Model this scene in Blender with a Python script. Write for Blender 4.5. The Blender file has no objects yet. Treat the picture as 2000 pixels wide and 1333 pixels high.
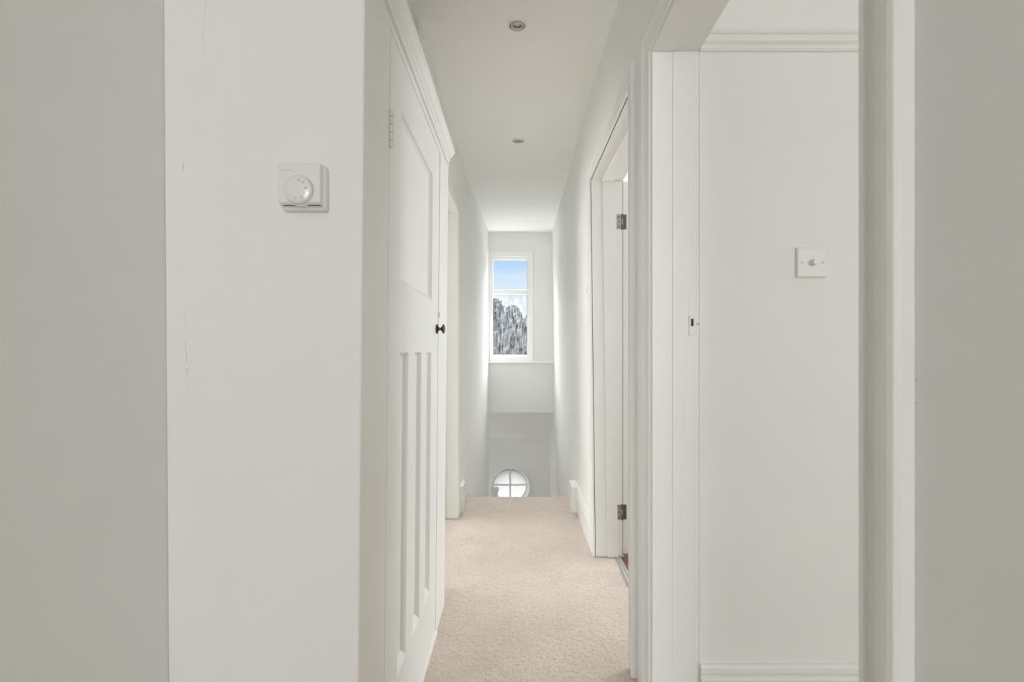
import bpy, bmesh, math, random
import numpy as np
from mathutils import Vector, Matrix
from mathutils.geometry import tessellate_polygon

S = bpy.context.scene
C = S.collection
PI = math.pi
EYE = 1.08
CEIL = 2.44

# ------------------------------------------------------------------ camera
cam_d = bpy.data.cameras.new('camera')
cam = bpy.data.objects.new('camera', cam_d)
C.objects.link(cam)
cam.location = (0, 0, EYE)
cam.rotation_euler = (PI / 2, 0, 0)
cam_d.sensor_width = 36
cam_d.lens = 36 * 970 / 2000
cam_d.shift_x = -14 / 2000
cam_d.shift_y = 21.5 / 2000
cam_d.clip_start = 0.01
cam_d.clip_end = 200
cam_d.dof.use_dof = True
cam_d.dof.focus_distance = 2.4
cam_d.dof.aperture_fstop = 8
S.camera = cam
S.cycles.max_bounces = 16
S.cycles.diffuse_bounces = 12
S.cycles.transmission_bounces = 10
S.cycles.transparent_max_bounces = 12

S.view_settings.view_transform = 'Standard'
S.view_settings.look = 'None'
S.view_settings.exposure = 0.05
S.view_settings.gamma = 1.0
S.view_settings.use_curve_mapping = False

# ------------------------------------------------------------------ world: pale winter sky
W = bpy.data.worlds.new('sky')
S.world = W
W.use_nodes = True
nt = W.node_tree
nt.nodes.clear()
wo = nt.nodes.new('ShaderNodeOutputWorld')
bg = nt.nodes.new('ShaderNodeBackground')
tc = nt.nodes.new('ShaderNodeTexCoord')
sp = nt.nodes.new('ShaderNodeSeparateXYZ')
rp = nt.nodes.new('ShaderNodeValToRGB')
ns = nt.nodes.new('ShaderNodeTexNoise')
ns.inputs['Scale'].default_value = 7
ns.inputs['Detail'].default_value = 4
mp = nt.nodes.new('ShaderNodeMapping')
mp.inputs['Scale'].default_value = (1, 1, 4)
ma = nt.nodes.new('ShaderNodeMath'); ma.operation = 'MULTIPLY_ADD'
ma.inputs[1].default_value = 0.10
nt.links.new(tc.outputs['Generated'], sp.inputs[0])
nt.links.new(tc.outputs['Generated'], mp.inputs[0])
nt.links.new(mp.outputs[0], ns.inputs['Vector'])
nt.links.new(ns.outputs['Fac'], ma.inputs[0])
nt.links.new(sp.outputs['Z'], ma.inputs[2])
nt.links.new(ma.outputs[0], rp.inputs['Fac'])
nt.links.new(rp.outputs['Color'], bg.inputs['Color'])
nt.links.new(bg.outputs[0], wo.inputs[0])
e = rp.color_ramp.elements
e[0].position = 0.03; e[0].color = (0.74, 0.78, 0.82, 1)
e[1].position = 1.0; e[1].color = (45, 44.6, 44.4, 1)
for p, c in ((0.16, (0.80, 0.89, 0.97, 1)), (0.20, (0.68, 0.84, 0.99, 1)), (0.25, (0.42, 0.66, 0.98, 1)), (0.33, (0.62, 0.78, 1.0, 1)), (0.5, (37.5, 37.2, 37.0, 1))):
    k = e.new(p); k.color = c
bg.inputs['Strength'].default_value = 1.0


# ------------------------------------------------------------------ daylight at the windows out of view, plus added fill lamps
def daylight(name, loc, rot, sx, sy, power, col=(0.94, 0.98, 1.0)):
    l = bpy.data.lights.new(name, 'AREA')
    l.shape = 'RECTANGLE'; l.size = sx; l.size_y = sy
    l.energy = power; l.color = col
    o = bpy.data.objects.new(name, l); C.objects.link(o)
    o.location = loc; o.rotation_euler = rot
    return o

P_BACK, P_R2, P_R1, P_L2, P_HALL = 50, 32, 60, 48, 9.3
daylight('daylight_landing_window', (-0.15, -3.585, 1.5), (-PI / 2, 0, PI), 0.90, 1.26, P_BACK)
daylight('daylight_front_bedroom', (2.1, -2.385, 1.5), (-PI / 2, 0, PI), 1.76, 1.46, P_R2)
daylight('daylight_back_bedroom', (3.185, 3.4, 1.5), (0, PI / 2, 0), 1.36, 1.36, P_R1)
daylight('fill_side_room', (-3.185, 3.4, 1.5), (0, -PI / 2, 0), 1.46, 1.36, P_L2)  # fill lamp added in the unseen left room to brighten the landing
daylight('fill_hall_side', (-1.785, 6.1, -1.5), (0, -PI / 2, 0), 1.5, 0.56, P_HALL)  # fill lamp added in the unseen side of the hall to lift the stairwell


# ------------------------------------------------------------------ materials
def mat(name, col, rough=0.6, metal=0.0, bump=None, coat=0.0, var=None, spec=0.5):
    """bump = (scale, strength, distance, stretch); var = (scale, amount, stretch)"""
    m = bpy.data.materials.new(name); m.use_nodes = True
    t = m.node_tree; b = t.nodes['Principled BSDF']
    b.inputs['Base Color'].default_value = (*col, 1)
    b.inputs['Roughness'].default_value = rough
    b.inputs['Metallic'].default_value = metal
    b.inputs['Coat Weight'].default_value = coat
    b.inputs['Coat Roughness'].default_value = 0.15
    b.inputs['Specular IOR Level'].default_value = spec
    tcn = t.nodes.new('ShaderNodeTexCoord')

    def noise(sc, st, det=3):
        mpn = t.nodes.new('ShaderNodeMapping'); mpn.inputs['Scale'].default_value = st
        n = t.nodes.new('ShaderNodeTexNoise'); n.inputs['Scale'].default_value = sc
        n.inputs['Detail'].default_value = det
        t.links.new(tcn.outputs['Object'], mpn.inputs[0]); t.links.new(mpn.outputs[0], n.inputs['Vector'])
        return n
    if bump:
        last = None
        for (sc, stg, dist, st) in bump:
            n = noise(sc, st)
            bn = t.nodes.new('ShaderNodeBump'); bn.inputs['Strength'].default_value = stg
            bn.inputs['Distance'].default_value = dist
            t.links.new(n.outputs['Fac'], bn.inputs['Height'])
            if last: t.links.new(last.outputs[0], bn.inputs['Normal'])
            last = bn
        t.links.new(last.outputs[0], b.inputs['Normal'])
        if coat: t.links.new(last.outputs[0], b.inputs['Coat Normal'])
    if var:
        n = noise(var[0], var[2], 4)
        mx = t.nodes.new('ShaderNodeMix'); mx.data_type = 'RGBA'
        mx.inputs['A'].default_value = (*col, 1)
        mx.inputs['B'].default_value = (*[c * (1 - var[1]) for c in col], 1)
        r = t.nodes.new('ShaderNodeMapRange')
        r.inputs['From Min'].default_value = 0.4; r.inputs['From Max'].default_value = 0.7
        t.links.new(n.outputs['Fac'], r.inputs['Value'])
        t.links.new(r.outputs[0], mx.inputs['Factor'])
        t.links.new(mx.outputs['Result'], b.inputs['Base Color'])
    return m


ONE = (1, 1, 1)
M = {}
M['wall'] = mat('wall_emulsion', (0.835, 0.838, 0.82), 0.55,
                bump=[(3.0, 0.35, 0.02, (1, 1, .35)), (90, 0.12, 0.002, ONE)], var=(2.5, 0.02, ONE), spec=0.3)
M['taupe'] = mat('taupe_emulsion', (0.50, 0.49, 0.46), 0.7)
M['ceil'] = mat('ceiling_emulsion', (0.90, 0.90, 0.885), 0.7, bump=[(5, 0.2, 0.01, ONE)])
M['gloss'] = mat('gloss_paint', (0.815, 0.818, 0.797), 0.42,
                 bump=[(9, 0.25, 0.006, (1, 1, .12)), (70, 0.12, 0.002, (1, 1, .15))], coat=0.06, spec=0.3, var=(4, 0.02, (1, 1, .3)))
M['upvc'] = mat('white_plastic_frame', (0.90, 0.90, 0.89), 0.3)
M['plastic'] = mat('white_plastic', (0.80, 0.80, 0.775), 0.3, coat=0.1)
M['plastic_dial'] = mat('dial_plastic', (0.80, 0.80, 0.785), 0.22, coat=0.3)
M['print'] = mat('grey_print', (0.42, 0.40, 0.40), 0.5)
M['print_faint'] = mat('faint_print', (0.66, 0.62, 0.61), 0.5)
M['dark'] = mat('dark_slot', (0.03, 0.03, 0.025), 0.7)
M['iron'] = mat('dark_bronze', (0.10, 0.09, 0.075), 0.35, 0.85, bump=[(60, 0.2, 0.001, ONE)])
M['steel'] = mat('worn_steel', (0.42, 0.40, 0.36), 0.42, 0.8, bump=[(80, 0.3, 0.001, ONE)], var=(60, 0.35, ONE))
M['steel_dark'] = mat('tarnished_steel', (0.17, 0.16, 0.14), 0.45, 0.7, bump=[(80, 0.4, 0.001, ONE)], var=(90, 0.4, ONE))
M['painted_metal'] = mat('painted_over_metal', (0.66, 0.64, 0.60), 0.4, 0.0, bump=[(60, 0.4, 0.002, ONE)])
M['alu'] = mat('aluminium_strip', (0.62, 0.63, 0.63), 0.35, 0.85, bump=[(120, 0.3, 0.001, (1, .1, 1))])
M['chrome'] = mat('satin_chrome', (0.72, 0.71, 0.68), 0.3, 0.35)
M['lampglass'] = mat('lamp_glass', (0.62, 0.63, 0.61), 0.2, 0.0, bump=[(140, 0.6, 0.002, ONE)])
M['reflector'] = mat('lamp_recess', (0.30, 0.29, 0.27), 0.35, 0.3)
M['filler'] = mat('grey_filler_chip', (0.60, 0.60, 0.62), 0.8)
M['chip'] = mat('dark_paint_chip', (0.16, 0.14, 0.12), 0.8)
M['gap'] = mat('gap_dirt', (0.11, 0.10, 0.085), 0.9)
M['wood'] = mat('brown_floorboards', (0.20, 0.105, 0.075), 0.45, bump=[(20, 0.3, 0.002, (8, 1, 1))], var=(6, 0.45, (10, 1, 1)))
M['bark'] = mat('bark', (0.008, 0.008, 0.008), 0.9, spec=0.0)
M['leaf'] = mat('dull_foliage', (0.0100, 0.0115, 0.0125), 0.9, spec=0.0, var=(3, 0.4, ONE))
M['leaf2'] = mat('grey_green_foliage', (0.0210, 0.0245, 0.0265), 0.9, spec=0.0, var=(3, 0.4, ONE))
M['lawn'] = mat('garden_grass', (0.05, 0.053, 0.045), 0.95, spec=0.0, var=(1.2, 0.3, ONE))
M['tile'] = mat('hall_floor', (0.40, 0.36, 0.31), 0.5)

# carpet: dusty pink-beige loop pile
mc = bpy.data.materials.new('pink_beige_carpet'); mc.use_nodes = True
t = mc.node_tree; b = t.nodes['Principled BSDF']
b.inputs['Roughness'].default_value = 0.95
b.inputs['Specular IOR Level'].default_value = 0.1
b.inputs['Sheen Weight'].default_value = 0.35
b.inputs['Sheen Roughness'].default_value = 0.6
tcn = t.nodes.new('ShaderNodeTexCoord')
n1 = t.nodes.new('ShaderNodeTexNoise'); n1.inputs['Scale'].default_value = 230; n1.inputs['Detail'].default_value = 3
n2 = t.nodes.new('ShaderNodeTexNoise'); n2.inputs['Scale'].default_value = 4.5; n2.inputs['Detail'].default_value = 4
r1 = t.nodes.new('ShaderNodeMapRange'); r1.inputs['From Min'].default_value = .30; r1.inputs['From Max'].default_value = .55
m1 = t.nodes.new('ShaderNodeMix'); m1.data_type = 'RGBA'
m1.inputs['A'].default_value = (0.42, 0.325, 0.27, 1); m1.inputs['B'].default_value = (0.64, 0.545, 0.475, 1)
r2 = t.nodes.new('ShaderNodeMapRange'); r2.inputs['From Min'].default_value = .35; r2.inputs['From Max'].default_value = .65
r2.inputs['To Min'].default_value = 0.90; r2.inputs['To Max'].default_value = 1.0
m2 = t.nodes.new('ShaderNodeMix'); m2.data_type = 'RGBA'; m2.blend_type = 'MULTIPLY'; m2.inputs['Factor'].default_value = 1
for n in (n1, n2): t.links.new(tcn.outputs['Object'], n.inputs['Vector'])
t.links.new(n1.outputs['Fac'], r1.inputs['Value']); t.links.new(r1.outputs[0], m1.inputs['Factor'])
t.links.new(n2.outputs['Fac'], r2.inputs['Value'])
t.links.new(m1.outputs['Result'], m2.inputs['A']); t.links.new(r2.outputs[0], m2.inputs['B'])
t.links.new(m2.outputs['Result'], b.inputs['Base Color'])
bn = t.nodes.new('ShaderNodeBump'); bn.inputs['Strength'].default_value = 0.5; bn.inputs['Distance'].default_value = 0.003
t.links.new(n1.outputs['Fac'], bn.inputs['Height']); t.links.new(bn.outputs[0], b.inputs['Normal'])
M['carpet'] = mc


def thin_glass():
    m = bpy.data.materials.new('clear_glass'); m.use_nodes = True
    t = m.node_tree; t.nodes.clear()
    out = t.nodes.new('ShaderNodeOutputMaterial')
    g = t.nodes.new('ShaderNodeBsdfTransparent'); g.inputs['Color'].default_value = (0.98, 0.99, 1, 1)
    gl = t.nodes.new('ShaderNodeBsdfGlossy'); gl.inputs['Roughness'].default_value = 0.02
    mx = t.nodes.new('ShaderNodeMixShader'); mx.inputs['Fac'].default_value = 0.04
    t.links.new(g.outputs[0], mx.inputs[1]); t.links.new(gl.outputs[0], mx.inputs[2]); t.links.new(mx.outputs[0], out.inputs[0])
    return m


M['glass_clear'] = thin_glass()
def wet_glass():
    m = bpy.data.materials.new('streaked_glass'); m.use_nodes = True
    t = m.node_tree; t.nodes.clear(); N = t.nodes.new; L = t.links.new
    out = N('ShaderNodeOutputMaterial')
    tp = N('ShaderNodeBsdfTransparent'); tp.inputs['Color'].default_value = (.89, .905, .915, 1)
    tl = N('ShaderNodeBsdfTranslucent'); tl.inputs['Color'].default_value = (.95, .97, 1, 1)
    tcn = N('ShaderNodeTexCoord'); mpn = N('ShaderNodeMapping'); mpn.inputs['Scale'].default_value = (1, 1, .09)
    n = N('ShaderNodeTexNoise'); n.inputs['Scale'].default_value = 95; n.inputs['Detail'].default_value = 4
    mr = N('ShaderNodeMapRange'); mr.inputs['From Min'].default_value = .38; mr.inputs['From Max'].default_value = .72
    mr.inputs['To Min'].default_value = 0.0; mr.inputs['To Max'].default_value = STREAK
    mx = N('ShaderNodeMixShader')
    L(tcn.outputs['Object'], mpn.inputs[0]); L(mpn.outputs[0], n.inputs['Vector']); L(n.outputs['Fac'], mr.inputs['Value'])
    L(mr.outputs[0], mx.inputs['Fac']); L(tp.outputs[0], mx.inputs[1]); L(tl.outputs[0], mx.inputs[2]); L(mx.outputs[0], out.inputs[0])
    return m


STREAK = 0.045
M['glass_rain'] = wet_glass()
mf = bpy.data.materials.new('frosted_glass'); mf.use_nodes = True
t = mf.node_tree; t.nodes.clear()
out = t.nodes.new('ShaderNodeOutputMaterial'); tr = t.nodes.new('ShaderNodeBsdfTranslucent')
df = t.nodes.new('ShaderNodeBsdfDiffuse'); mx = t.nodes.new('ShaderNodeMixShader'); mx.inputs['Fac'].default_value = 0.1
tr.inputs['Color'].default_value = (0.34, 0.34, 0.34, 1); df.inputs['Color'].default_value = (.9, .9, .9, 1)
nn = t.nodes.new('ShaderNodeTexNoise'); nn.inputs['Scale'].default_value = 40
bb = t.nodes.new('ShaderNodeBump'); bb.inputs['Strength'].default_value = 0.5; bb.inputs['Distance'].default_value = 0.01
t.links.new(nn.outputs['Fac'], bb.inputs['Height']); t.links.new(bb.outputs[0], tr.inputs['Normal'])
t.links.new(tr.outputs[0], mx.inputs[1]); t.links.new(df.outputs[0], mx.inputs[2]); t.links.new(mx.outputs[0], out.inputs[0])
M['frosted'] = mf


# ------------------------------------------------------------------ mesh helpers
def tag(o, label=None, cat=None, group=None, kind=None):
    if label: o['label'] = label
    if cat: o['category'] = cat
    if group: o['group'] = group
    if kind: o['kind'] = kind
    return o


class MB:
    def __init__(self):
        self.v = []; self.f = []; self.mi = []

    def add(self, verts, faces, mi=0):
        o = len(self.v); self.v += [tuple(p) for p in verts]
        self.f += [tuple(i + o for i in f) for f in faces]; self.mi += [mi] * len(faces)
        return self

    def box(self, x0, x1, y0, y1, z0, z1, mi=0, ycuts=()):
        ys = sorted({y0, y1, *[c for c in ycuts if y0 < c < y1]})
        vs = []; fs = []
        for y in ys:
            vs += [(x0, y, z0), (x1, y, z0), (x1, y, z1), (x0, y, z1)]
        n = len(ys)
        for i in range(n - 1):
            a = i * 4; c = a + 4
            for k in range(4):
                fs.append((a + k, a + (k + 1) % 4, c + (k + 1) % 4, c + k))
        fs += [(0, 3, 2, 1), tuple(4 * (n - 1) + k for k in range(4))]
        return self.add(vs, fs, mi)

    def sweep(self, profile, path, mi=0, caps=True):
        """profile: list of points per station given by path(i) -> list of 3d points"""
        n = len(path); m = len(profile)
        vs = [p for st in path for p in st]
        fs = []
        for i in range(n - 1):
            for k in range(m):
                a = i * m + k; b2 = i * m + (k + 1) % m
                fs.append((a, b2, b2 + m, a + m))
        if caps:
            fs += [tuple(range(m))[::-1], tuple((n - 1) * m + k for k in range(m))]
        return self.add(vs, fs, mi)

    def lathe(self, prof, origin, axis, seg=32, mi=0, cap0=True, cap1=True):
        """prof: (r, h) along axis"""
        ax = Vector(axis).normalized()
        u = ax.orthogonal().normalized(); w = ax.cross(u)
        o = Vector(origin); vs = []; fs = []
        for (r, h) in prof:
            for k in range(seg):
                a = 2 * PI * k / seg
                vs.append(o + ax * h + (u * math.cos(a) + w * math.sin(a)) * r)
        n = len(prof)
        for i in range(n - 1):
            for k in range(seg):
                k2 = (k + 1) % seg
                fs.append((i * seg + k, i * seg + k2, (i + 1) * seg + k2, (i + 1) * seg + k))
        if cap0: fs.append(tuple(range(seg))[::-1])
        if cap1: fs.append(tuple((n - 1) * seg + k for k in range(seg)))
        return self.add(vs, fs, mi)

    def poly_holes(self, outer, holes, fn, mi=0):
        """2d outline with holes -> triangulated, placed with fn(u, v) -> 3d"""
        loops = [[Vector((a, b, 0)) for a, b in outer]] + [[Vector((a, b, 0)) for a, b in h] for h in holes]
        flat = [p for l in loops for p in l]
        tris = tessellate_polygon(loops)
        return self.add([fn(p.x, p.y) for p in flat], tris, mi)

    def build(self, name, mats, parent=None, warp=None, bevel=0, smooth=False, seg=2, recalc=True):
        me = bpy.data.meshes.new(name)
        vs = [warp(*p) for p in self.v] if warp else self.v
        me.from_pydata(vs, [], self.f)
        if not isinstance(mats, (list, tuple)): mats = [mats]
        for m_ in mats: me.materials.append(m_)
        for p, i in zip(me.polygons, self.mi): p.material_index = i
        if recalc:
            bm = bmesh.new(); bm.from_mesh(me)
            bmesh.ops.remove_doubles(bm, verts=bm.verts, dist=1e-6)
            bmesh.ops.recalc_face_normals(bm, faces=bm.faces)
            bm.to_mesh(me); bm.free()
        if smooth:
            for p in me.polygons: p.use_smooth = True
            me.set_sharp_from_angle(angle=math.radians(38))
        o = bpy.data.objects.new(name, me); C.objects.link(o)
        if parent: o.parent = parent
        if bevel:
            bv = o.modifiers.new('bevel', 'BEVEL'); bv.width = bevel; bv.segments = seg
            bv.limit_method = 'ANGLE'; bv.angle_limit = math.radians(50)
        return o


def empty(name, loc=(0, 0, 0)):
    o = bpy.data.objects.new(name, None); C.objects.link(o); o.location = loc
    o.empty_display_size = 0.1
    return o


def place_origin(o, loc):
    """shift the mesh so that the object's origin sits at loc"""
    loc = Vector(loc)
    o.data.transform(Matrix.Translation(-loc)); o.location = loc
    return o


# the landing's walls are old and a little out of plumb
def lerp(a, b, t): return a + (b - a) * max(0, min(1, t))


def XR(y, z): return lerp(0.389, 0.405 - 0.0125 * z, (y - 1.6) / 1.0)
def XL(y, z): return lerp(-0.408, -0.347, (y - 3.79) / 1.85)
def XC(z): return -0.3095 + 0.0095 * (z - 1.08)
def wr(p, y, z): return (XR(y, z) - p, y, z)      # p = how far it stands out of the right wall
def wl(p, y, z): return (XL(y, z) + p, y, z)
def wc(p, y, z): return (XC(z) + p, y, z)
def wn(p, y, z): return (-0.693 - 0.0075 * (z - 1.08) + p, y, z)


YC = (1.6, 2.6, 3.79, 5.64)

# ================================================================== STRUCTURE
# ---- right wall with two doorways
w = MB()
w.box(-0.155, 0, -2.3, 0.543, -0.02, 2.6)
w.box(-0.14, 0, 0.543, 1.46, 1.973, 2.6)
w.box(-0.14, 0, 1.46, 1.68, -0.02, 2.6, ycuts=YC)
w.box(-0.155, 0, 1.68, 2.64, 2.008, 2.6, ycuts=YC)
w.box(-0.14, 0, 2.64, 5.9, 0, 2.6, ycuts=YC)
w.box(-0.155, 0, 2.64, 6.8, -2.7, 0, ycuts=YC)
w.box(-0.155, 0, 5.9, 6.8, 0, 0.5, ycuts=YC)
# scuffs: small chips in the paint beside the near door casing
random.seed(4)
for (y, z, a, b2) in ((0.4865, 1.053, .0016, .0022), (0.4868, 1.07, .0008, .0012), (0.4866, 1.03, .0009, .002)):
    pts = [(0.0002, y + a * math.cos(k) * random.uniform(.6, 1), z + b2 * math.sin(k) * random.uniform(.6, 1)) for k in (0, 1, 2, 3, 4, 5)]
    w.add(pts, [tuple(range(6))], 1)
tag(w.build('wall_right', [M['wall'], M['filler']], warp=wr), kind='structure')

# partition between the two right-hand rooms (its near face carries the dimmer)
w = MB(); w.box(0.5225, 3.75, 1.44, 1.62, -0.02, 2.6)
tag(w.build('wall_front_room_end', M['wall']), kind='structure')
w = MB()
# front room: window wall and near end
x0, x1, z0, z1 = 1.2, 3.0, 0.75, 2.25
w.box(3.6, 3.7, -2.4, 1.44, -.02, 2.6)
w.box(0.53, x0, -2.4, -2.3, -.02, 2.6).box(x1, 3.6, -2.4, -2.3, -.02, 2.6).box(x0, x1, -2.4, -2.3, -.02, z0).box(x0, x1, -2.4, -2.3, z1, 2.6)
tag(w.build('wall_front_room', M['wall']), kind='structure')
w = MB()
y0, y1, z0, z1 = 2.7, 4.1, 0.8, 2.2
w.box(3.1, 3.2, 1.62, y0, -.02, 2.6).box(3.1, 3.2, y1, 5.0, -.02, 2.6).box(3.1, 3.2, y0, y1, -.02, z0).box(3.1, 3.2, y0, y1, z1, 2.6)
w.box(0.56, 3.2, 5.0, 5.1, -.02, 2.6)
tag(w.build('wall_back_room', M['wall']), kind='structure')

# ---- left: near wall, the pier with the thermostat, landing wall beyond the cupboard
w = MB(); w.box(-0.12, 0, 0.25, 1.1, -.02, 2.6)
tag(w.build('wall_left', M['wall'], warp=wn), kind='structure')


def wpier(x, y, z):
    if x < -0.6: return wn(0, y, z)[0] - 0.0, y, z
    return (x + 0.0095 * (z - 1.08), y, z)


w = MB()
w.box(-0.693, -0.3105, 0.973, 1.06, -.02, 2.6)
pw = w.build('wall_thermostat', [M['wall'], M['filler'], M['gap']], warp=wpier, bevel=0.004, seg=3)
# hairline cracks in the plaster skin: (x px-independent) world x, z list
cr = MB()
def crack(pts, wd, mi):
    for (xa, za), (xb, zb) in zip(pts[:-1], pts[1:]):
        cr.add([(xa - wd, 0.9727, za), (xa + wd, 0.9727, za), (xb + wd * .6, 0.9727, zb), (xb - wd * .6, 0.9727, zb)], [(0, 1, 2, 3)], mi)
crack([(-.6580, 1.452), (-.6575, 1.445), (-.6582, 1.436)], .0005, 1)
crack([(-.6525, 1.165), (-.6535, 1.150), (-.6532, 1.135)], .0004, 0)
crack([(-.6542, 1.100), (-.6532, 1.090), (-.6528, 1.081)], .0006, 0)
crack([(-.6518, 1.079), (-.6512, 1.068), (-.6515, 1.060)], .0005, 1)
crack([(-.6508, 1.048), (-.6500, 1.036)], .0006, 1)
crack([(-.6480, 1.02), (-.6478, 1.005)], .0003, 0)
crack([(-.613, 1.77), (-.616, 1.74), (-.618, 1.70), (-.617, 1.66)], .0004, 0)
cr.build('plaster_crack', [M['filler'], M['print']], parent=pw, recalc=False)
tag(pw, kind='structure')

w = MB()
w.box(-0.155, 0, 2.06, 2.21, 0, 2.6)
w.box(-0.155, 0, 2.21, 3.23, 2.01, 2.6, ycuts=YC)
w.box(-0.155, 0, 3.23, 5.66, -2.7, 2.6, ycuts=YC)
w.box(-0.40, -0.155, 2.06, 2.12, 0, 2.6)          # end face over the cupboard
tag(w.build('wall_left_landing', M['wall'], warp=wl), kind='structure')
w = MB(); w.box(-0.90, -0.80, 1.06, 2.2, 0, 2.6)    # back of the recess over the cupboard
tag(w.build('wall_recess', M['wall']), kind='structure')

w = MB()
y0, y1, z0, z1 = 2.7, 4.1, 0.75, 2.25
w.box(-3.2, -3.1, 2.12, y0, -.02, 2.6).box(-3.2, -3.1, y1, 5.2, -.02, 2.6).box(-3.2, -3.1, y0, y1, -.02, z0).box(-3.2, -3.1, y0, y1, z1, 2.6)
w.box(-3.2, -0.41, 2.02, 2.058, -.02, 2.6).box(-3.2, -0.50, 5.1, 5.2, -.02, 2.6)
tag(w.build('wall_side_room', M['wall']), kind='structure')

# ---- back of the landing, behind the camera, with its window opening
w = MB()
x0, x1, z0, z1 = -0.62, 0.32, 0.85, 2.15
w.box(-2.6, x0, -3.6, -3.5, -.02, 2.6).box(x1, 0.54, -3.6, -3.5, -.02, 2.6).box(x0, x1, -3.6, -3.5, -.02, z0).box(x0, x1, -3.6, -3.5, z1, 2.6)
w.box(-2.7, -2.6, -3.6, 0.35, -.02, 2.6).box(-2.6, -0.815, 0.25, 0.35, -.02, 2.6).box(0.389, 0.53, -3.6, -2.3, -.02, 2.6)
tag(w.build('wall_back', M['taupe']), kind='structure')

# ---- far wall over the stairs, with the window
WX0, WX1, WZ0, WZ1 = -0.344, 0.160, 0.975, 2.228
w = MB()
w.box(-0.50, WX0, 5.66, 5.90, 0.39, 2.6).box(WX1, 0.45, 5.66, 5.90, 0.39, 2.6)
w.box(WX0, WX1, 5.66, 5.90, 0.39, WZ0).box(WX0, WX1, 5.66, 5.90, WZ1, 2.6)
tag(w.build('wall_far', M['wall']), kind='structure')

# ---- lower hall wall with the round window
RC = (-0.121, -0.71); RO = 0.262; RI = 0.232
w = MB()
ring = [(RC[0] + RO * math.cos(2 * PI * k / 64), RC[1] + RO * math.sin(2 * PI * k / 64)) for k in range(64)]
w.poly_holes([(-1.7, -2.7), (0.55, -2.7), (0.55, 0.4), (-1.7, 0.4)], [ring], lambda a, b: (a, 6.55, b))
w.poly_holes([(-1.7, -2.7), (0.55, -2.7), (0.55, 0.4), (-1.7, 0.4)], [ring], lambda a, b: (a, 6.80, b))
w.box(-1.8, -1.7, 5.5, 6.8, -2.7, -2.3).box(-1.8, -1.7, 5.5, 5.8, -2.7, 0.4).box(-1.8, -1.7, 6.4, 6.8, -2.7, 0.4).box(-1.8, -1.7, 5.5, 6.8, -0.7, 0.4)
w.box(-1.8, -0.50, 5.56, 5.66, -2.7, 0.4)
rv = MB()
wobj = w.build('wall_hall', M['wall'], recalc=False)
tag(wobj, kind='structure')

# ---- ceilings
cl = MB()
holes = []
DL = [(-0.008, 2.065), (-0.005, 3.194)]
for (x, y) in DL:
    holes.append([(x + 0.030 * math.cos(2 * PI * k / 32), y + 0.030 * math.sin(2 * PI * k / 32)) for k in range(32)])
cl.poly_holes([(-3.3, -3.7), (3.72, -3.7), (3.72, 5.95), (-3.3, 5.95)], holes, lambda a, b: (a, b, CEIL))
cl.add([(-3.3, -3.7, 2.6), (3.72, -3.7, 2.6), (3.72, 5.95, 2.6), (-3.3, 5.95, 2.6)], [(0, 1, 2, 3)])
tag(cl.build('ceiling', M['ceil'], recalc=False), kind='structure')
cl = MB()
pr = [(5.66, 0.39), (6.56, -0.06), (6.80, -0.06), (6.80, 0.20), (5.895, 0.62), (5.895, 0.391)]
cl.sweep(pr, [[(-1.7, a, b) for a, b in pr], [(0.45, a, b) for a, b in pr]])
tag(cl.build('ceiling_stairs', M['wall']), kind='structure')

# ---- floors
rng = np.random.default_rng(3)
gx = np.linspace(-0.50, 0.507, 206); gy = np.concatenate([np.arange(1.35, 3.70, 0.005), np.array([3.705, 3.712, 3.718, 3.722, 3.724, 3.725])])
NX, NY = len(gx), len(gy)
XX, YY = np.meshgrid(gx, gy)
Z = rng.normal(0, 0.0016, (NY, NX))
def smooth(a, n):
    for _ in range(n):
        a = (a + np.roll(a, 1, 0) + np.roll(a, -1, 0) + np.roll(a, 1, 1) + np.roll(a, -1, 1)) / 5
    return a
Z = smooth(Z, 1) * 1.1
big = smooth(rng.normal(0, 1, (NY, NX)), 60); big = big / np.abs(big).max() * 0.002
Z = Z + big - 0.002
over = np.clip(YY - 3.70, 0, None)
Z = Z - np.where(over > 0, 0.025 - np.sqrt(np.clip(0.025 ** 2 - over ** 2, 0, None)), 0)
JX = rng.normal(0, 0.0009, (NY, NX)); JY = rng.normal(0, 0.0009, (NY, NX)); JY[-6:] = 0
co = np.stack([XX + JX, YY + JY, Z], -1).reshape(-1, 3)
idx = np.arange(NX * NY).reshape(NY, NX)
fc = np.stack([idx[:-1, :-1], idx[:-1, 1:], idx[1:, 1:], idx[1:, :-1]], -1).reshape(-1, 4)
me = bpy.data.meshes.new('floor')
me.from_pydata(co.tolist(), [], fc.tolist())
for p in me.polygons: p.use_smooth = True
me.materials.append(M['carpet'])
fl = bpy.data.objects.new('floor', me); C.objects.link(fl); tag(fl, kind='structure')
f2 = MB(); f2.box(-2.7, 0.507, -3.6, 1.352, -0.12, -0.003)
f2.box(-0.507, 0.507, 1.352, 3.72, -0.12, -0.012)
f2.box(-3.2, -0.499, 2.05, 5.15, -0.12, -0.003)
f2.box(0.507, 3.7, -2.4, 1.45, -0.12, -0.003)
tag(f2.build('floor_near', M['carpet']), kind='structure')
f3 = MB(); f3.box(0.507, 3.2, 1.62, 5.05, -0.12, -0.012)
tag(f3.build('floor_back_room', M['wood']), kind='structure')
f4 = MB(); f4.box(-1.8, 0.42, 3.6, 6.8, -2.8, -2.7)
tag(f4.build('floor_hall', M['tile']), kind='structure')

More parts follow.
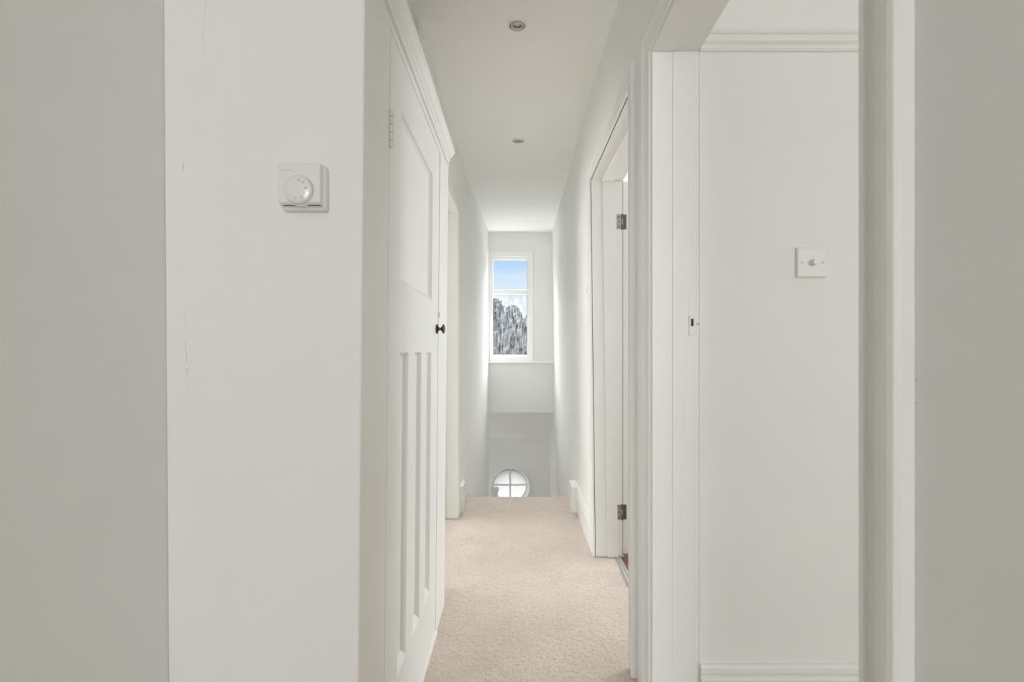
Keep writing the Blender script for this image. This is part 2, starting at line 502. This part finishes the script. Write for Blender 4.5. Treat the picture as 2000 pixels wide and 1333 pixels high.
# ================================================================== TRIM
def casing(name, warp, y0, y1, ztop, width, thick, near=1.0, taper=False):
    """moulded door casing: profile (u outwards from the opening, p out of the wall)"""
    s = width / 0.065
    prof = [(0, 0), (0, .013), (.004 * s, .017), (.010 * s, .017), (.014 * s, .0135), (.044 * s, thick - .004),
            (.047 * s, thick), (.053 * s, thick + .002), (.058 * s, thick), (.062 * s, thick - .007), (.066 * s, 0)]
    if taper:
        prof = [(0, 0), (0, .007), (.002, .0115), (.005, .0130), (.009, .0125), (.0115, .0070), (.018, .0062), (.046, .0155), (.049, .0190), (.056, .0205), (.063, .0190), (.066, .0130), (.067, 0)]
    def st(k):
        out = []
        for (u, p) in prof:
            if k == 0: out.append((p, y0 - u * near, -0.0))
            if k == 1: out.append((p, y0 - u * near, ztop + u))
            if k == 2: out.append((p, y1 + u, ztop + u))
            if k == 3: out.append((p, y1 + u, -0.0))
        return out
    m = MB(); m.sweep(prof, [st(0), st(1), st(2), st(3)])
    o = m.build(name, M['gloss'], warp=warp, bevel=0.0012)
    return tag(o, kind='structure')


def lining(name, warp, y0, y1, ztop, depth, steps, mats, thick=0.02):
    """timber lining of a doorway; steps = (p0, p1, inset) blocks from the wall face inwards, p negative into the wall"""
    m = MB()
    for (p0, p1, ins) in steps:
        m.box(p0, p1, y0 - thick, y0 + ins, -0.0, ztop + thick)
        m.box(p0, p1, y1 - ins, y1 + thick, -0.0, ztop + thick)
        m.box(p0, p1, y0 + ins, y1 - ins, ztop - ins, ztop + thick)
    return tag(m.build(name, mats, warp=warp, bevel=0.0015), kind='structure')


# far right doorway (door open into the room)
trim_a = casing('trim_1', wr, 1.700, 2.620, 1.985, 0.062, 0.018)
lin_a = lining('trim_2', wr, 1.700, 2.620, 1.985, .155, [(-0.058, 0.004, 0.0), (-0.114, -0.058, 0.012)], M['gloss'])
m = MB(); m.box(0.49, 0.5460, 2.620, 2.662, 0, 1.985); m.box(0.49, 0.5460, 1.66, 1.70, 0, 1.985); m.box(0.49, 0.5460, 1.66, 2.662, 1.985, 2.01)
m.build('rebate', M['gloss'], parent=lin_a, bevel=0.001)
m = MB(); m.box(0.5455, 0.5490, 2.6235, 2.66, 0.01, 1.985)
m.build('joint', M['gap'], parent=lin_a)
# near right doorway
trim_b = casing('trim_3', wr, 0.5545, 1.448, 1.958, 0.066, 0.020, taper=True)
lin_b = lining('trim_4', wr, 0.556, 1.440, 1.953, .14, [(-0.056, 0.004, 0.0035), (-0.1334, -0.056, 0.0)], [M['gloss'], M['dark'], M['chip']])
# specks and the keep of the missing door's latch
ks = MB()
ks.box(0.4925, 0.506, 1.4376, 1.4412, 1.128, 1.186, 0)
k1 = ks.build('strike_plate', M['gloss'], parent=lin_b, bevel=0.0006)
ks = MB(); ks.box(0.4975, 0.5045, 1.4368, 1.4380, 1.155, 1.176, 0)
ks.build('latch_hole', M['dark'], parent=k1)
ks = MB()
for (x, z) in ((0.5175, 1.1625), (0.5195, 1.1605), (0.5215, 1.1625), (0.5135, 1.1610)):
    ks.lathe([(0.0013, 0), (0.0008, .0004)], (x, 1.4395, z), (0, -1, 0), 6)
ks.build('paint_chip', M['chip'], parent=lin_b)
ks = MB()
for (x, z) in ((0.364 + .018, 0.632), (0.371 + .018, 0.6165), (0.375 + .018, 0.615), (.396, .262), (.397, .245), (.397, .268)):
    ks.lathe([(0.0012, 0), (0.0008, .0006)], (x, 1.4396, z), (0, -1, 0), 6)
ks.build('paint_chip', M['chip'], parent=lin_b)

# left landing doorway beyond the cupboard
trim_c = casing('trim_5', wl, 2.30, 3.215, 1.985, 0.066, 0.016)
lin_c = lining('trim_6', wl, 2.30, 3.215, 1.985, .155, [(-0.070, 0.002, 0.0), (-0.155, -0.070, 0.012)], M['gloss'])

# picture rail and skirting of the front room
def rail(name, prof, ya, extent, m=M['gloss']):
    r = MB(); r.sweep(prof, [[(x, ya - p, z) for p, z in prof] for x in extent])
    return tag(r.build(name, m, bevel=0.001), kind='structure')
rail('trim_7', [(0, 1.950), (.006, 1.950), (.010, 1.956), (.010, 1.966), (.014, 1.969), (.018, 1.973), (.018, 1.990), (.023, 1.993), (.026, 1.998), (.026, 2.006), (0, 2.012)], 1.441, (0.523, 3.6))
rail('baseboard_front_room', [(0, -.02), (.018, -.02), (.018, .138), (.013, .144), (.013, .150), (.016, .156), (.015, .170), (.010, .178), (0, .178)], 1.441, (0.523, 3.6))

# landing skirtings
def skirt(name, warp, y0, y1, h, th):
    pr = [(0, -.02), (th, -.02), (th, h - .055), (th - .004, h - .050), (th - .004, h - .034), (th - .001, h - .030), (th - .003, h - .012), (th - .008, h), (0, h)]
    m = MB(); m.sweep(pr, [[(p, y, z) for p, z in pr] for y in (y0, y1)])
    return tag(m.build(name, M['gloss'], warp=warp, bevel=0.001), kind='structure')
sk = skirt('baseboard_right', wr, 2.683, 3.335, 0.174, 0.017)
m = MB(); m.box(0, 0.049, 3.335, 3.515, -.02, 0.172)
m.build('end_block', M['gloss'], parent=sk, warp=wr, bevel=0.003)
def string(name, warp, th, ys, parent):
    m = MB(); pr = [(0, ys, .165), (th, ys, .165), (th, ys, -.25), (0, ys, -.25)]
    e_ = 5.5; dz = -(e_ - 3.60) * 0.87
    st = [pr, [(p, 3.60, z - (.01 if z > 0 else 0)) for p, _, z in pr], [(p, 3.72, z - .07) for p, _, z in pr], [(p, e_, z + dz) for p, _, z in pr]]
    m.sweep(pr, st)
    return m.build('stair_string', M['gloss'], parent=parent, warp=warp, bevel=0.002)
string('stair_string', wr, 0.016, 3.515, sk)
skirt('baseboard_near', wr, -2.3, 0.465, 0.174, 0.017)
sl = skirt('baseboard_left', wl, 3.283, 3.34, 0.174, 0.015)
m = MB(); m.box(0, 0.033, 3.34, 3.475, -.02, 0.174)
m.build('end_block', M['gloss'], parent=sl, warp=wl, bevel=0.003)
string('stair_string', wl, 0.014, 3.475, sl)

# ================================================================== CUPBOARD (left)
cup = MB()
cup.box(-0.075, 0, 0.9745, 1.1665, -.02, 2.6)            # near post
cup.box(-0.075, 0, 1.904, 2.120, -.02, 1.935)            # far post
cup.box(-0.075, 0, 1.1665, 1.904, 1.8435, 1.935)         # head
cupo = cup.build('trim_8', M['gloss'], warp=wc, bevel=0.002)
tag(cupo, kind='structure')
m = MB(); pr = [(0, 1.868), (.007, 1.868), (.007, 1.880), (.013, 1.884), (.013, 1.896), (.020, 1.902), (.026, 1.914), (.030, 1.918), (.030, 1.932), (0, 1.935)]
m.sweep(pr, [[(p, 0.976, z) for p, z in pr], [(p, 2.085 + p * 0.4, z) for p, z in pr]])
m.build('head_moulding', M['gloss'], parent=cupo, warp=wc, bevel=0.001)
m = MB(); m.box(-0.5, -0.075, 1.06, 2.12, 1.915, 1.935); m.box(-0.5, -0.075, 2.10, 2.12, -.02, 1.915)
m.build('cupboard_top', M['gloss'], parent=cupo, warp=wc)
m = MB(); m.box(-0.003, 0.006, 1.12, 1.904, -.005, 0.016)
m.build('threshold', M['gloss'], parent=cupo, warp=wc, bevel=0.002)


def panel_door(name, warp, y0, y1, z0, z1, panels, thick, parent=None, depth=.012, slope=.009, p_face=0.0, both=False):
    m = MB()
    outer = [(y0, z0), (y1, z0), (y1, z1), (y0, z1)]
    holes = [[(a, c), (b, c), (b, d), (a, d)] for a, b, c, d in panels]
    def face(pf, sg):
        m.poly_holes(outer, holes, lambda u, v: (pf, u, v))
        for (a, b, c, d) in panels:
            s = slope; sb = slope * 1.9
            A = [(pf, a, c), (pf, b, c), (pf, b, d), (pf, a, d)]
            lip = [(pf - sg * depth * .55, a + s * .25, c + sb * .6), (pf - sg * depth * .55, b - s * .25, c + sb * .6), (pf - sg * depth * .55, b - s * .25, d - s * .25), (pf - sg * depth * .55, a + s * .25, d - s * .25)]
            B = [(pf - sg * depth, a + s, c + sb), (pf - sg * depth, b - s, c + sb), (pf - sg * depth, b - s, d - s), (pf - sg * depth, a + s, d - s)]
            fs = []
            for k in range(4):
                k2 = (k + 1) % 4
                fs += [(k, k2, 4 + k2, 4 + k), (4 + k, 4 + k2, 8 + k2, 8 + k)]
            fs.append((8, 9, 10, 11))
            m.add(A + lip + B, fs)
    face(p_face, 1)
    pb = p_face - thick
    if both: face(pb, -1)
    else: m.add([(pb, *q) for q in outer], [(0, 1, 2, 3)])
    for k in range(4):
        q, r_ = outer[k], outer[(k + 1) % 4]
        m.add([(p_face, *q), (p_face, *r_), (pb, *r_), (pb, *q)], [(0, 1, 2, 3)])
    o = m.build(name, M['gloss'], warp=warp, bevel=0.0012, parent=parent)
    return o


pan = [(1.293, 1.755, 1.262, 1.705), (1.293, 1.392, 0.232, 1.078), (1.479, 1.581, 0.232, 1.078), (1.660, 1.757, 0.232, 1.078)]
d1 = panel_door('door_1', wc, 1.1715, 1.8990, 0.016, 1.8405, pan, 0.035, p_face=-0.001, depth=.014)
tag(d1, kind='structure')
# dark line of the joint round the leaf
m = MB(); m.box(-0.034, -0.0018, 1.164, 1.1715, .0, 1.846).box(-0.034, -0.0015, 1.8990, 1.906, .0, 1.846)
m.build('door_gap', M['gap'], parent=cupo, warp=wc)
# knuckle hinge, painted over
h = MB()
for i, (za, zb) in enumerate(((1.562, 1.576), (1.577, 1.596), (1.597, 1.614), (1.615, 1.634), (1.635, 1.650))):
    h.lathe([(0.0035 if i == 0 else .0052, za), (.0055, za + .003), (.0055, zb - .003), (0.0035 if i == 4 else .0052, zb)], (0.0035, 1.1695, 0), (0, 0, 1), 16)
h.box(0.0, .0022, 1.170, 1.182, 1.566, 1.646)
hg = h.build('hinge', M['painted_metal'], parent=d1, warp=wc, smooth=True)
tag(hg, 'hinge painted over in off-white')
h = MB(); h.lathe([(0.0049, 1.5762), (.0049, 1.6350)], (0.0035, 1.1695, 0), (0, 0, 1), 16)
h.build('pin', M['dark'], parent=hg, warp=wc)
# knob: rose, neck and dished knob
k = MB()
kz, ky = 1.1665, 1.862
def kp(h_): return h_
k.lathe([(.0, -.0005), (.0165, 0), (.0165, .0025), (.013, .005), (.006, .0075), (.0052, .018), (.006, .021), (.012, .026), (.0158, .030), (.0165, .033), (.0155, .036), (.009, .0395), (.0, .041)], (0, ky, kz), (1, 0, 0), 32, cap0=False, cap1=False)
k.v = [((x if x < .006 else .006 + (x - .006) * .72), ky + (y - ky) * 1.08, kz + (z - kz) * 1.08) for x, y, z in k.v]
kb = k.build('knob', M['iron'], parent=d1, warp=wc, smooth=True)
tag(kb, 'small dark bronze knob')
k = MB(); k.box(-0.002, 0.0028, 1.888, 1.912, 1.211, 1.233)
lt = k.build('latch', M['painted_metal'], parent=d1, warp=wc, bevel=0.0012)
k = MB(); k.box(-0.001, 0.0036, 1.899, 1.906, 1.2125, 1.2315)
k.build('bolt', M['steel_dark'], parent=lt, warp=wc, bevel=0.0005)

# door of the left-hand room, swung open into the room
pan2 = [(2.42, 3.10, 1.36, 1.86), (2.42, 2.60, .25, 1.18), (2.67, 2.85, .25, 1.18), (2.92, 3.10, .25, 1.18)]
def wd2(p, y, z): return (-0.565 - (y - 2.304), 2.262 + p, z)
d2 = panel_door('door_2', wd2, 2.304, 3.211, 0.012, 1.982, pan2, 0.035, p_face=0.0, depth=.012, both=True)
tag(d2, kind='structure')
# open door of the back room, folded back against the room's wall
def wd3(p, y, z): return (0.5905 + p, y, z)
pan3 = [(2.75, 3.26, 1.36, 1.86), (2.75, 2.88, .25, 1.18), (2.94, 3.07, .25, 1.18), (3.13, 3.26, .25, 1.18)]
d3 = panel_door('door_3', wd3, 2.6225, 3.378, 0.014, 1.980, pan3, 0.042, p_face=0, depth=.010, both=True)
tag(d3, kind='structure')
for zc in (1.767, 0.235):
    h = MB()
    # jamb leaf lies flat on the rebate, door leaf on the edge of the door
    h.box(0.5155, 0.5385, 2.6175, 2.6195, zc - .039, zc + .039, 0)
    h.lathe([(.0042, zc - .041), (.0042, zc - .0135)], (0.5425, 2.618, 0), (0, 0, 1), 14, 1)
    h.lathe([(.0042, zc - .0130), (.0042, zc + .0130)], (0.5425, 2.618, 0), (0, 0, 1), 14, 0)
    h.lathe([(.0042, zc + .0135), (.0042, zc + .041)], (0.5425, 2.618, 0), (0, 0, 1), 14, 1)
    hg = h.build('hinge', [M['steel'], M['steel_dark']], parent=d3, smooth=True)
    tag(hg, 'worn bare steel hinge with screws')
    h = MB(); h.box(0.5485, 0.5665, 2.6200, 2.6223, zc - .039, zc + .039)
    h.add([(0.5425, 2.6165, zc - .039), (0.5495, 2.6205, zc - .039), (0.5495, 2.6205, zc + .039), (0.5425, 2.6165, zc + .039)], [(0, 1, 2, 3)])
    h.build('hinge_leaf', M['steel_dark'], parent=hg, bevel=0.0005)
    s = MB()
    for dz in (-.027, 0, .027):
        s.lathe([(.0036, 0), (.0030, .0012), (.0, .0016)], (0.527, 2.6176, zc + dz), (0, -1, 0), 12, 0, cap1=False)
        s.lathe([(.0030, 0), (.0026, .0009), (.0, .0012)], (0.5575, 2.6201, zc + dz), (0, -1, 0), 12, 1, cap1=False)
    s.build('screws', [M['steel_dark'], M['dark']], parent=hg, smooth=True)
s = MB()
random.seed(2)
for (x, z) in ((0.584, .115), (0.584, .063), (0.561, .04), (.558, .03), (.5605, .06)):
    s.add([(x - .0012, 2.6222, z - .003), (x + .001, 2.6222, z - .002), (x + .0012, 2.6222, z + .003), (x - .0008, 2.6222, z + .002)], [(0, 1, 2, 3)])
s.build('paint_chip', M['chip'], parent=d3, recalc=False)

# ================================================================== WINDOWS
def frame_rect(m, x0, x1, z0, z1, wl_, wr_, wb, wt, y0, y1, mi=0):
    m.box(x0, x0 + wl_, y0, y1, z0, z1, mi); m.box(x1 - wr_, x1, y0, y1, z0, z1, mi)
    m.box(x0 + wl_, x1 - wr_, y0, y1, z0, z0 + wb, mi); m.box(x0 + wl_, x1 - wr_, y0, y1, z1 - wt, z1, mi)

GX0, GX1 = -0.303, 0.092
win = MB()
frame_rect(win, WX0 + .001, WX1 - .001, WZ0 + .001, WZ1 - .001, .022, .040, .045, .060, 5.652, 5.735)
w1 = win.build('window_1', M['upvc'], bevel=0.003)
tag(w1, kind='structure')
sa = MB()
frame_rect(sa, WX0 + .022, WX1 - .040, WZ0 + .045, WZ1 - .060, .019, .027, .026, .030, 5.668, 5.725)
sa.box(GX0, GX1, 5.664, 5.725, 1.742, 1.790)
s1 = sa.build('sash', M['upvc'], parent=w1, bevel=0.003)
g = MB(); g.box(GX0 - .005, GX1 + .005, 5.690, 5.694, 1.785, 2.142); g.build('upper_pane', M['glass_clear'], parent=w1)
g = MB(); g.box(GX0 - .005, GX1 + .005, 5.690, 5.694, 1.040, 1.748); tag(g.build('lower_pane', M['glass_rain'], parent=w1), 'pane of rippled obscured glass')
si = MB(); si.box(-0.36, 0.41, 5.625, 5.66, 0.952, 0.974)
si.build('window_sill', M['upvc'], parent=w1, bevel=0.005)
# small beads round the sash, grey gasket line
gk = MB()
frame_rect(gk, GX0 - .002, GX1 + .002, 1.044, 1.744, .005, .005, .005, .005, 5.674, 5.690)
frame_rect(gk, GX0 - .002, GX1 + .002, 1.788, 2.138, .005, .005, .005, .005, 5.674, 5.690)
gk.build('gasket', M['print_faint'], parent=w1)

# round window: splayed reveal, ring frame, glazing bars, frosted pane
r = MB()
cx, cz = RC
r.lathe([(RO + .006, 0), (RO + .004, -.006), (RO - .004, -.008), (RO - .012, 0), (RI, .13), (RI - .012, .13), (RI - .016, .138), (RI - .016, .17), (RO + .006, .17)], (cx, 6.548, cz), (0, 1, 0), 64, cap0=False, cap1=False)
r2_ = r.build('window_2', M['upvc'], smooth=True); tag(r2_, kind='structure')
bars = MB()
bars.box(cx - .010, cx + .010, 6.682, 6.706, cz - RI + .012, cz + RI - .012)
bars.box(cx - RI + .012, cx + RI - .012, 6.684, 6.704, cz - .010, cz + .010)
bars.build('glazing_bars', M['upvc'], parent=r2_, bevel=0.003)
g = MB(); g.lathe([(RI - .010, 0), (RI - .010, .004)], (cx, 6.696, cz), (0, 1, 0), 64)
g.build('pane', M['frosted'], parent=r2_)

# unseen opaque panels added over off-view window openings to shut out the sky
for i, bx in enumerate(((-0.66, 0.36, -3.64, -3.60, 0.8, 2.2), (1.15, 3.05, -2.44, -2.40, 0.7, 2.3), (3.20, 3.24, 2.6, 4.2, 0.7, 2.3),
                        (-3.24, -3.20, 2.6, 4.2, 0.7, 2.3), (-1.84, -1.80, 5.75, 6.45, -2.35, -0.65))):
    m = MB(); m.box(*bx)
    tag(m.build('window_%d' % (i + 3), M['upvc']), kind='structure')

# ================================================================== STAIRS AND NEWEL
stp = MB()
yy, zz = 3.72, -0.2
for i in range(8):
    stp.box(-0.40, 0.40, yy - .02, yy + .235, zz - .22, zz); yy += .23; zz -= .2
ld = MB(); ld.box(-0.50, 0.404, yy - .02, 6.54, -1.98, -1.8)
for i in range(4):
    x1_ = -0.50 - i * .23
    ld.box(x1_ - .25, x1_, 5.68, 6.54, -2.7, -1.98 - i * .19)
tag(ld.build('floor_stair_foot', M['carpet'], bevel=.01), kind='structure')
def wst(x, y, z):
    if abs(x) == 0.40 and y < 5.6: return ((XR(y, z) - .001) if x > 0 else (XL(y, z) + .001), y, z)
    if x == 0.40: return (XR(y, z) - .001, y, z)
    return (x, y, z)
so = stp.build('staircase', M['carpet'], warp=wst, bevel=0.012, seg=3)
tag(so, 'pink beige carpeted stairs dropping away beyond the end of the landing', 'stairs')

nw = empty('newel_post', (-0.300, 6.0, -1.799))
m = MB(); m.box(-.040, .040, -.040, .040, 0, 1.165)
m.build('post', M['gloss'], parent=nw, bevel=0.004)
m = MB()
def sq(h_, z): return [(-h_, -h_, z), (h_, -h_, z), (h_, h_, z), (-h_, h_, z)]
st = [sq(.034, 1.160), sq(.040, 1.172), sq(.036, 1.178), sq(.040, 1.188), sq(.048, 1.195), sq(.051, 1.202), sq(.051, 1.228), sq(.046, 1.236)]
m.sweep(st[0], st)
m.build('cap', M['gloss'], parent=nw, bevel=0.0015)
tag(nw, 'square white newel post with moulded cap in front of the round window', 'newel post')

# ================================================================== FITTINGS
# ceiling downlights
def downlight(x, y, label):
    r0 = empty('downlight', (x, y, CEIL)); tag(r0, label, 'ceiling light', 'recessed downlights along the landing ceiling')
    m = MB()
    m.lathe([(.0300, .012), (.0300, -.002), (.0320, -.0048), (.0345, -.0050), (.0375, -.0042), (.0392, -.0025), (.0400, 0.0), (.0400, .003)], (0, 0, 0), (0, 0, 1), 48, cap0=False, cap1=False)
    m.build('trim_ring', M['chrome'], parent=r0, smooth=True)
    m = MB()
    m.lathe([(.0262, -.003), (.0240, -.0060), (.0215, -.0045), (.0212, .004), (.0280, .004), (.0285, -.001)], (0, 0, 0), (0, 0, 1), 48, cap0=False, cap1=False)
    m.build('inner_ring', M['chrome'], parent=r0, smooth=True)
    m = MB()
    m.lathe([(.0300, -.0010), (.0290, .004), (.0285, .030), (.0300, .060)], (0, 0, 0), (0, 0, 1), 40, cap0=False)
    m.build('housing', M['reflector'], parent=r0, smooth=True)
    m = MB()
    m.lathe([(.0, .0085), (.010, .0075), (.0165, .0055), (.0192, .0058), (.0205, .010), (.021, .024)], (0, 0, 0), (0, 0, 1), 40, cap0=False)
    m.build('lamp', M['lampglass'], parent=r0, smooth=True)
    return r0
downlight(*DL[0], 'unlit recessed downlight with chrome ring, nearer of the two on the ceiling')
downlight(*DL[1], 'unlit recessed downlight with chrome ring, farther along the ceiling towards the window')


def text_mesh(name, body, size, m_, parent, loc, rot, extr=0.0002, align='CENTER'):
    cu = bpy.data.curves.new(name, 'FONT'); cu.body = body; cu.size = size; cu.extrude = extr
    cu.align_x = align; cu.align_y = 'CENTER'
    tmp = bpy.data.objects.new('tmp', cu); C.objects.link(tmp)
    dg = bpy.context.evaluated_depsgraph_get(); dg.update()
    me = bpy.data.meshes.new_from_object(tmp.evaluated_get(dg))
    bpy.data.objects.remove(tmp); bpy.data.curves.remove(cu)
    me.name = name; me.materials.clear(); me.materials.append(m_)
    o = bpy.data.objects.new(name, me); C.objects.link(o); o.parent = parent
    o.location = loc; o.rotation_euler = rot
    return o


# room thermostat (local: x right, y out of the wall = -Y world, z up)
th = empty('room_thermostat', (-0.415, 0.973, 1.3965))
tag(th, 'square white room thermostat with a round dial on the left wall', 'thermostat')
m = MB(); m.box(-.0415, .0425, -.019, 0.0, -.0425, .0425)
m.build('backplate', M['plastic'], parent=th, bevel=0.003)
m = MB()
def rect(x0, x1, z0, z1, y): return [(x0, y, z0), (x1, y, z0), (x1, y, z1), (x0, y, z1)]
st = [rect(-.0405, .0392, -.0395, .0408, -.0188), rect(-.0405, .0390, -.0388, .0405, -.024), rect(-.0402, .0385, -.0345, .0400, -.0345), rect(-.0395, .0374, -.0330, .0390, -.036)]
m.sweep(st[0], st)
cv = m.build('cover', M['plastic'], parent=th, bevel=0.0015)
for (xa, xb) in ((-.0335, -.0095), (.0135, .0375)):
    m = MB()
    # vent slots along the sloping lower edge
    ya, za, yb, zb = -.0262, -.0381, -.0286, -.0371
    m.add([(xa, ya - .0006, za - .0002), (xb, ya - .0006, za - .0002), (xb, yb - .0006, zb - .0002), (xa, yb - .0006, zb - .0002)], [(0, 1, 2, 3)])
    m.build('vent_slot', M['dark'], parent=cv, recalc=False)
m = MB(); dx, dz = 0.0, -0.0115
m.lathe([(.0300, -.030), (.0300, .0364), (.0292, .0372), (.0278, .0372)], (dx, 0, dz), (0, -1, 0), 64, cap0=False)
m = MB()
m.lathe([(.0292, .0355), (.0288, .0372), (.0275, .0374), (.0270, .0362)], (dx, 0, dz), (0, -1, 0), 64, cap0=False)
m.build('dial_collar', M['plastic'], parent=cv, smooth=True)
m = MB()
m.lathe([(.0268, .0360), (.0264, .0415), (.0252, .0445), (.0236, .0455), (.0, .0458)], (dx, 0, dz), (0, -1, 0), 64, cap0=False, cap1=False)
dl = m.build('dial', M['plastic_dial'], parent=th, smooth=True)
m = MB(); m.lathe([(.0270, .0361), (.0266, .0368)], (dx, 0, dz), (0, -1, 0), 64, cap0=False, cap1=False)
m.build('dial_gap', M['gap'], parent=th)
for a, tx in ((80, '30'), (48, '25'), (4, '20'), (-32, '15'), (-62, '10'), (-100, '5')):
    ra = math.radians(a)
    text_mesh('dial_number', tx, 0.0048, M['print'], dl, (dx + .0165 * math.cos(ra), -.0459, dz + .0165 * math.sin(ra)), (PI / 2, 0, 0))
for a in (80, 64, 48, 26, 4, -14, -32, -47, -62, -81, -100):
    ra = math.radians(a); m = MB()
    c_, s_ = math.cos(ra), math.sin(ra); wd = .00022
    r0_, r1_ = (.0195, .0230) if a in (80, 48, 4, -32, -62, -100) else (.0212, .0230)
    m.add([(dx + r0_ * c_ - wd * s_, -.0460, dz + r0_ * s_ + wd * c_), (dx + r0_ * c_ + wd * s_, -.0460, dz + r0_ * s_ - wd * c_),
           (dx + r1_ * c_ + wd * s_, -.0460, dz + r1_ * s_ - wd * c_), (dx + r1_ * c_ - wd * s_, -.0460, dz + r1_ * s_ + wd * c_)], [(0, 1, 2, 3)])
    m.build('dial_mark', M['print'], parent=dl, recalc=False)
text_mesh('maker_name', 'Honeywell', 0.0054, M['print_faint'], cv, (-.0370, -.0361, .0275), (PI / 2, 0, 0), align='LEFT')

# dimmer switch
dm = empty('dimmer_switch', (0.8448, 1.44, 1.3385))
tag(dm, 'square white dimmer switch with a round knob on the far wall of the right room', 'light switch')
m = MB()
st = [rect(-.0432, .0428, -.043, .043, 0), rect(-.0432, .0428, -.043, .043, -.0065), rect(-.0405, .0402, -.0402, .0402, -.0095)]
m.sweep(st[0], st); m.build('plate', M['plastic'], parent=dm, bevel=0.0012)
m = MB(); m.lathe([(.0098, .009), (.0098, .013), (.0090, .0145), (.0086, .0255), (.0078, .0268), (.0, .0270)], (.0015, 0, -.0005), (0, -1, 0), 40, cap1=False)
m.build('knob', M['plastic'], parent=dm, smooth=True)
for sx in (-.0300, .0302):
    m = MB(); m.lathe([(.0026, .0094), (.0024, .0099), (.0, .0100)], (sx, 0, 0), (0, -1, 0), 20, cap1=False)
    sc = m.build('screw', M['plastic'], parent=dm, smooth=True)
    m = MB(); m.lathe([(.0033, .0093), (.0033, .00965), (.0025, .00965)], (sx, 0, 0), (0, -1, 0), 20, cap1=False)
    m.build('screw_recess', M['steel_dark'], parent=sc, smooth=True)

# rocker switch on the right landing wall, seen edge on
ls = MB(); ls.box(0, .009, 2.715, 2.801, 1.375, 1.461)
lo = ls.build('light_switch', M['plastic'], warp=wr, bevel=0.002)
place_origin(lo, (XR(2.758, 1.418), 2.758, 1.418))
tag(lo, 'white light switch on the right landing wall beyond the open doorway', 'light switch')
ls = MB(); ls.box(-.0135, -.008, -.006, .006, -.012, .012)
ls.build('rocker', M['plastic'], parent=lo, bevel=0.001)

# aluminium carpet bar in the far right doorway
tb = MB()
pr = [(.504, -.010), (.505, .004), (.509, .0055), (.514, .003), (.523, .003), (.528, .006), (.533, .004), (.535, -.010)]
tb.sweep(pr, [[(x, 1.703, z) for x, z in pr], [(x, 2.606, z) for x, z in pr]])
to = tb.build('threshold_strip', M['alu'], bevel=0.0005)
place_origin(to, (0.52, 2.15, 0))
tag(to, 'aluminium carpet bar between beige carpet and brown floorboards in the right doorway', 'threshold strip')

# ================================================================== OUTSIDE
g = MB(); g.box(-60, 60, 7.2, 120, -3.0, -2.8)
tag(g.build('ground', M['lawn']), kind='structure')


def tree(loc, h_, w_, lm, label, seed, group):
    rnd = random.Random(seed)
    t0 = empty('tree', loc); tag(t0, label, 'tree', group)
    m = MB(); m.lathe([(.16, 0), (.12, h_ * .3), (.07, h_ * .6), (.02, h_ * .95)], (0, 0, 0), (0, 0, 1), 10)
    for i in range(16):
        a = rnd.uniform(0, 2 * PI); z = rnd.uniform(.2, .8) * h_; L = w_ * rnd.uniform(.5, .9) * (1.1 - z / h_)
        d = Vector((math.cos(a), math.sin(a), rnd.uniform(.6, 1.4))).normalized()
        m.lathe([(.04, 0), (.012, L)], (0, 0, z), d, 6)
    m.build('trunk', M['bark'], parent=t0)
    m = MB()
    for i in range(4200):
        z = rnd.uniform(.05, 1) * h_
        rr = w_ * .5 * math.sqrt(max(0, 1 - (z / h_) ** 3)) * math.sqrt(rnd.random())
        a = rnd.uniform(0, 2 * PI); c = Vector((rr * math.cos(a), rr * math.sin(a), z))
        s_ = rnd.uniform(.06, .16)
        n = Vector((rnd.uniform(-1, 1), rnd.uniform(-1, 1), rnd.uniform(-.6, .6))).normalized()
        u = n.orthogonal().normalized(); v = n.cross(u)
        m.add([c + u * s_, c + v * s_ * .6, c - u * s_, c - v * s_ * .6], [(0, 1, 2, 3)])
    m.build('foliage', lm, parent=t0, recalc=False)
G = 'trees behind the house'
tree((-0.85, 17.0, -2.8), 5.65, 1.7, M['leaf2'], 'grey tree at the left of the lower window pane, tallest of the three', 1, G)
tree((0.45, 19.3, -2.8), 5.3, 1.6, M['leaf2'], 'grey tree at the right of the lower window pane', 2, G)
tree((-0.30, 22.0, -2.8), 5.9, 1.9, M['leaf2'], 'grey tree in the middle of the lower window pane, behind the other two', 3, G)
hd = MB()
rnd = random.Random(9)
for i in range(9000):
    c = Vector((rnd.uniform(-4, 4), rnd.uniform(14, 15), -2.8 + rnd.random() ** .7 * (4.35 + .25 * math.sin(i))))
    s_ = rnd.uniform(.05, .12); n = Vector((rnd.uniform(-1, 1), rnd.uniform(-1, 1), rnd.uniform(-.6, .6))).normalized()
    u = n.orthogonal().normalized(); v = n.cross(u)
    hd.add([c + u * s_, c + v * s_ * .6, c - u * s_, c - v * s_ * .6], [(0, 1, 2, 3)])
ho = hd.build('hedge', M['leaf'], recalc=False)
tag(ho, 'dark hedge across the bottom of the window view', 'hedge')
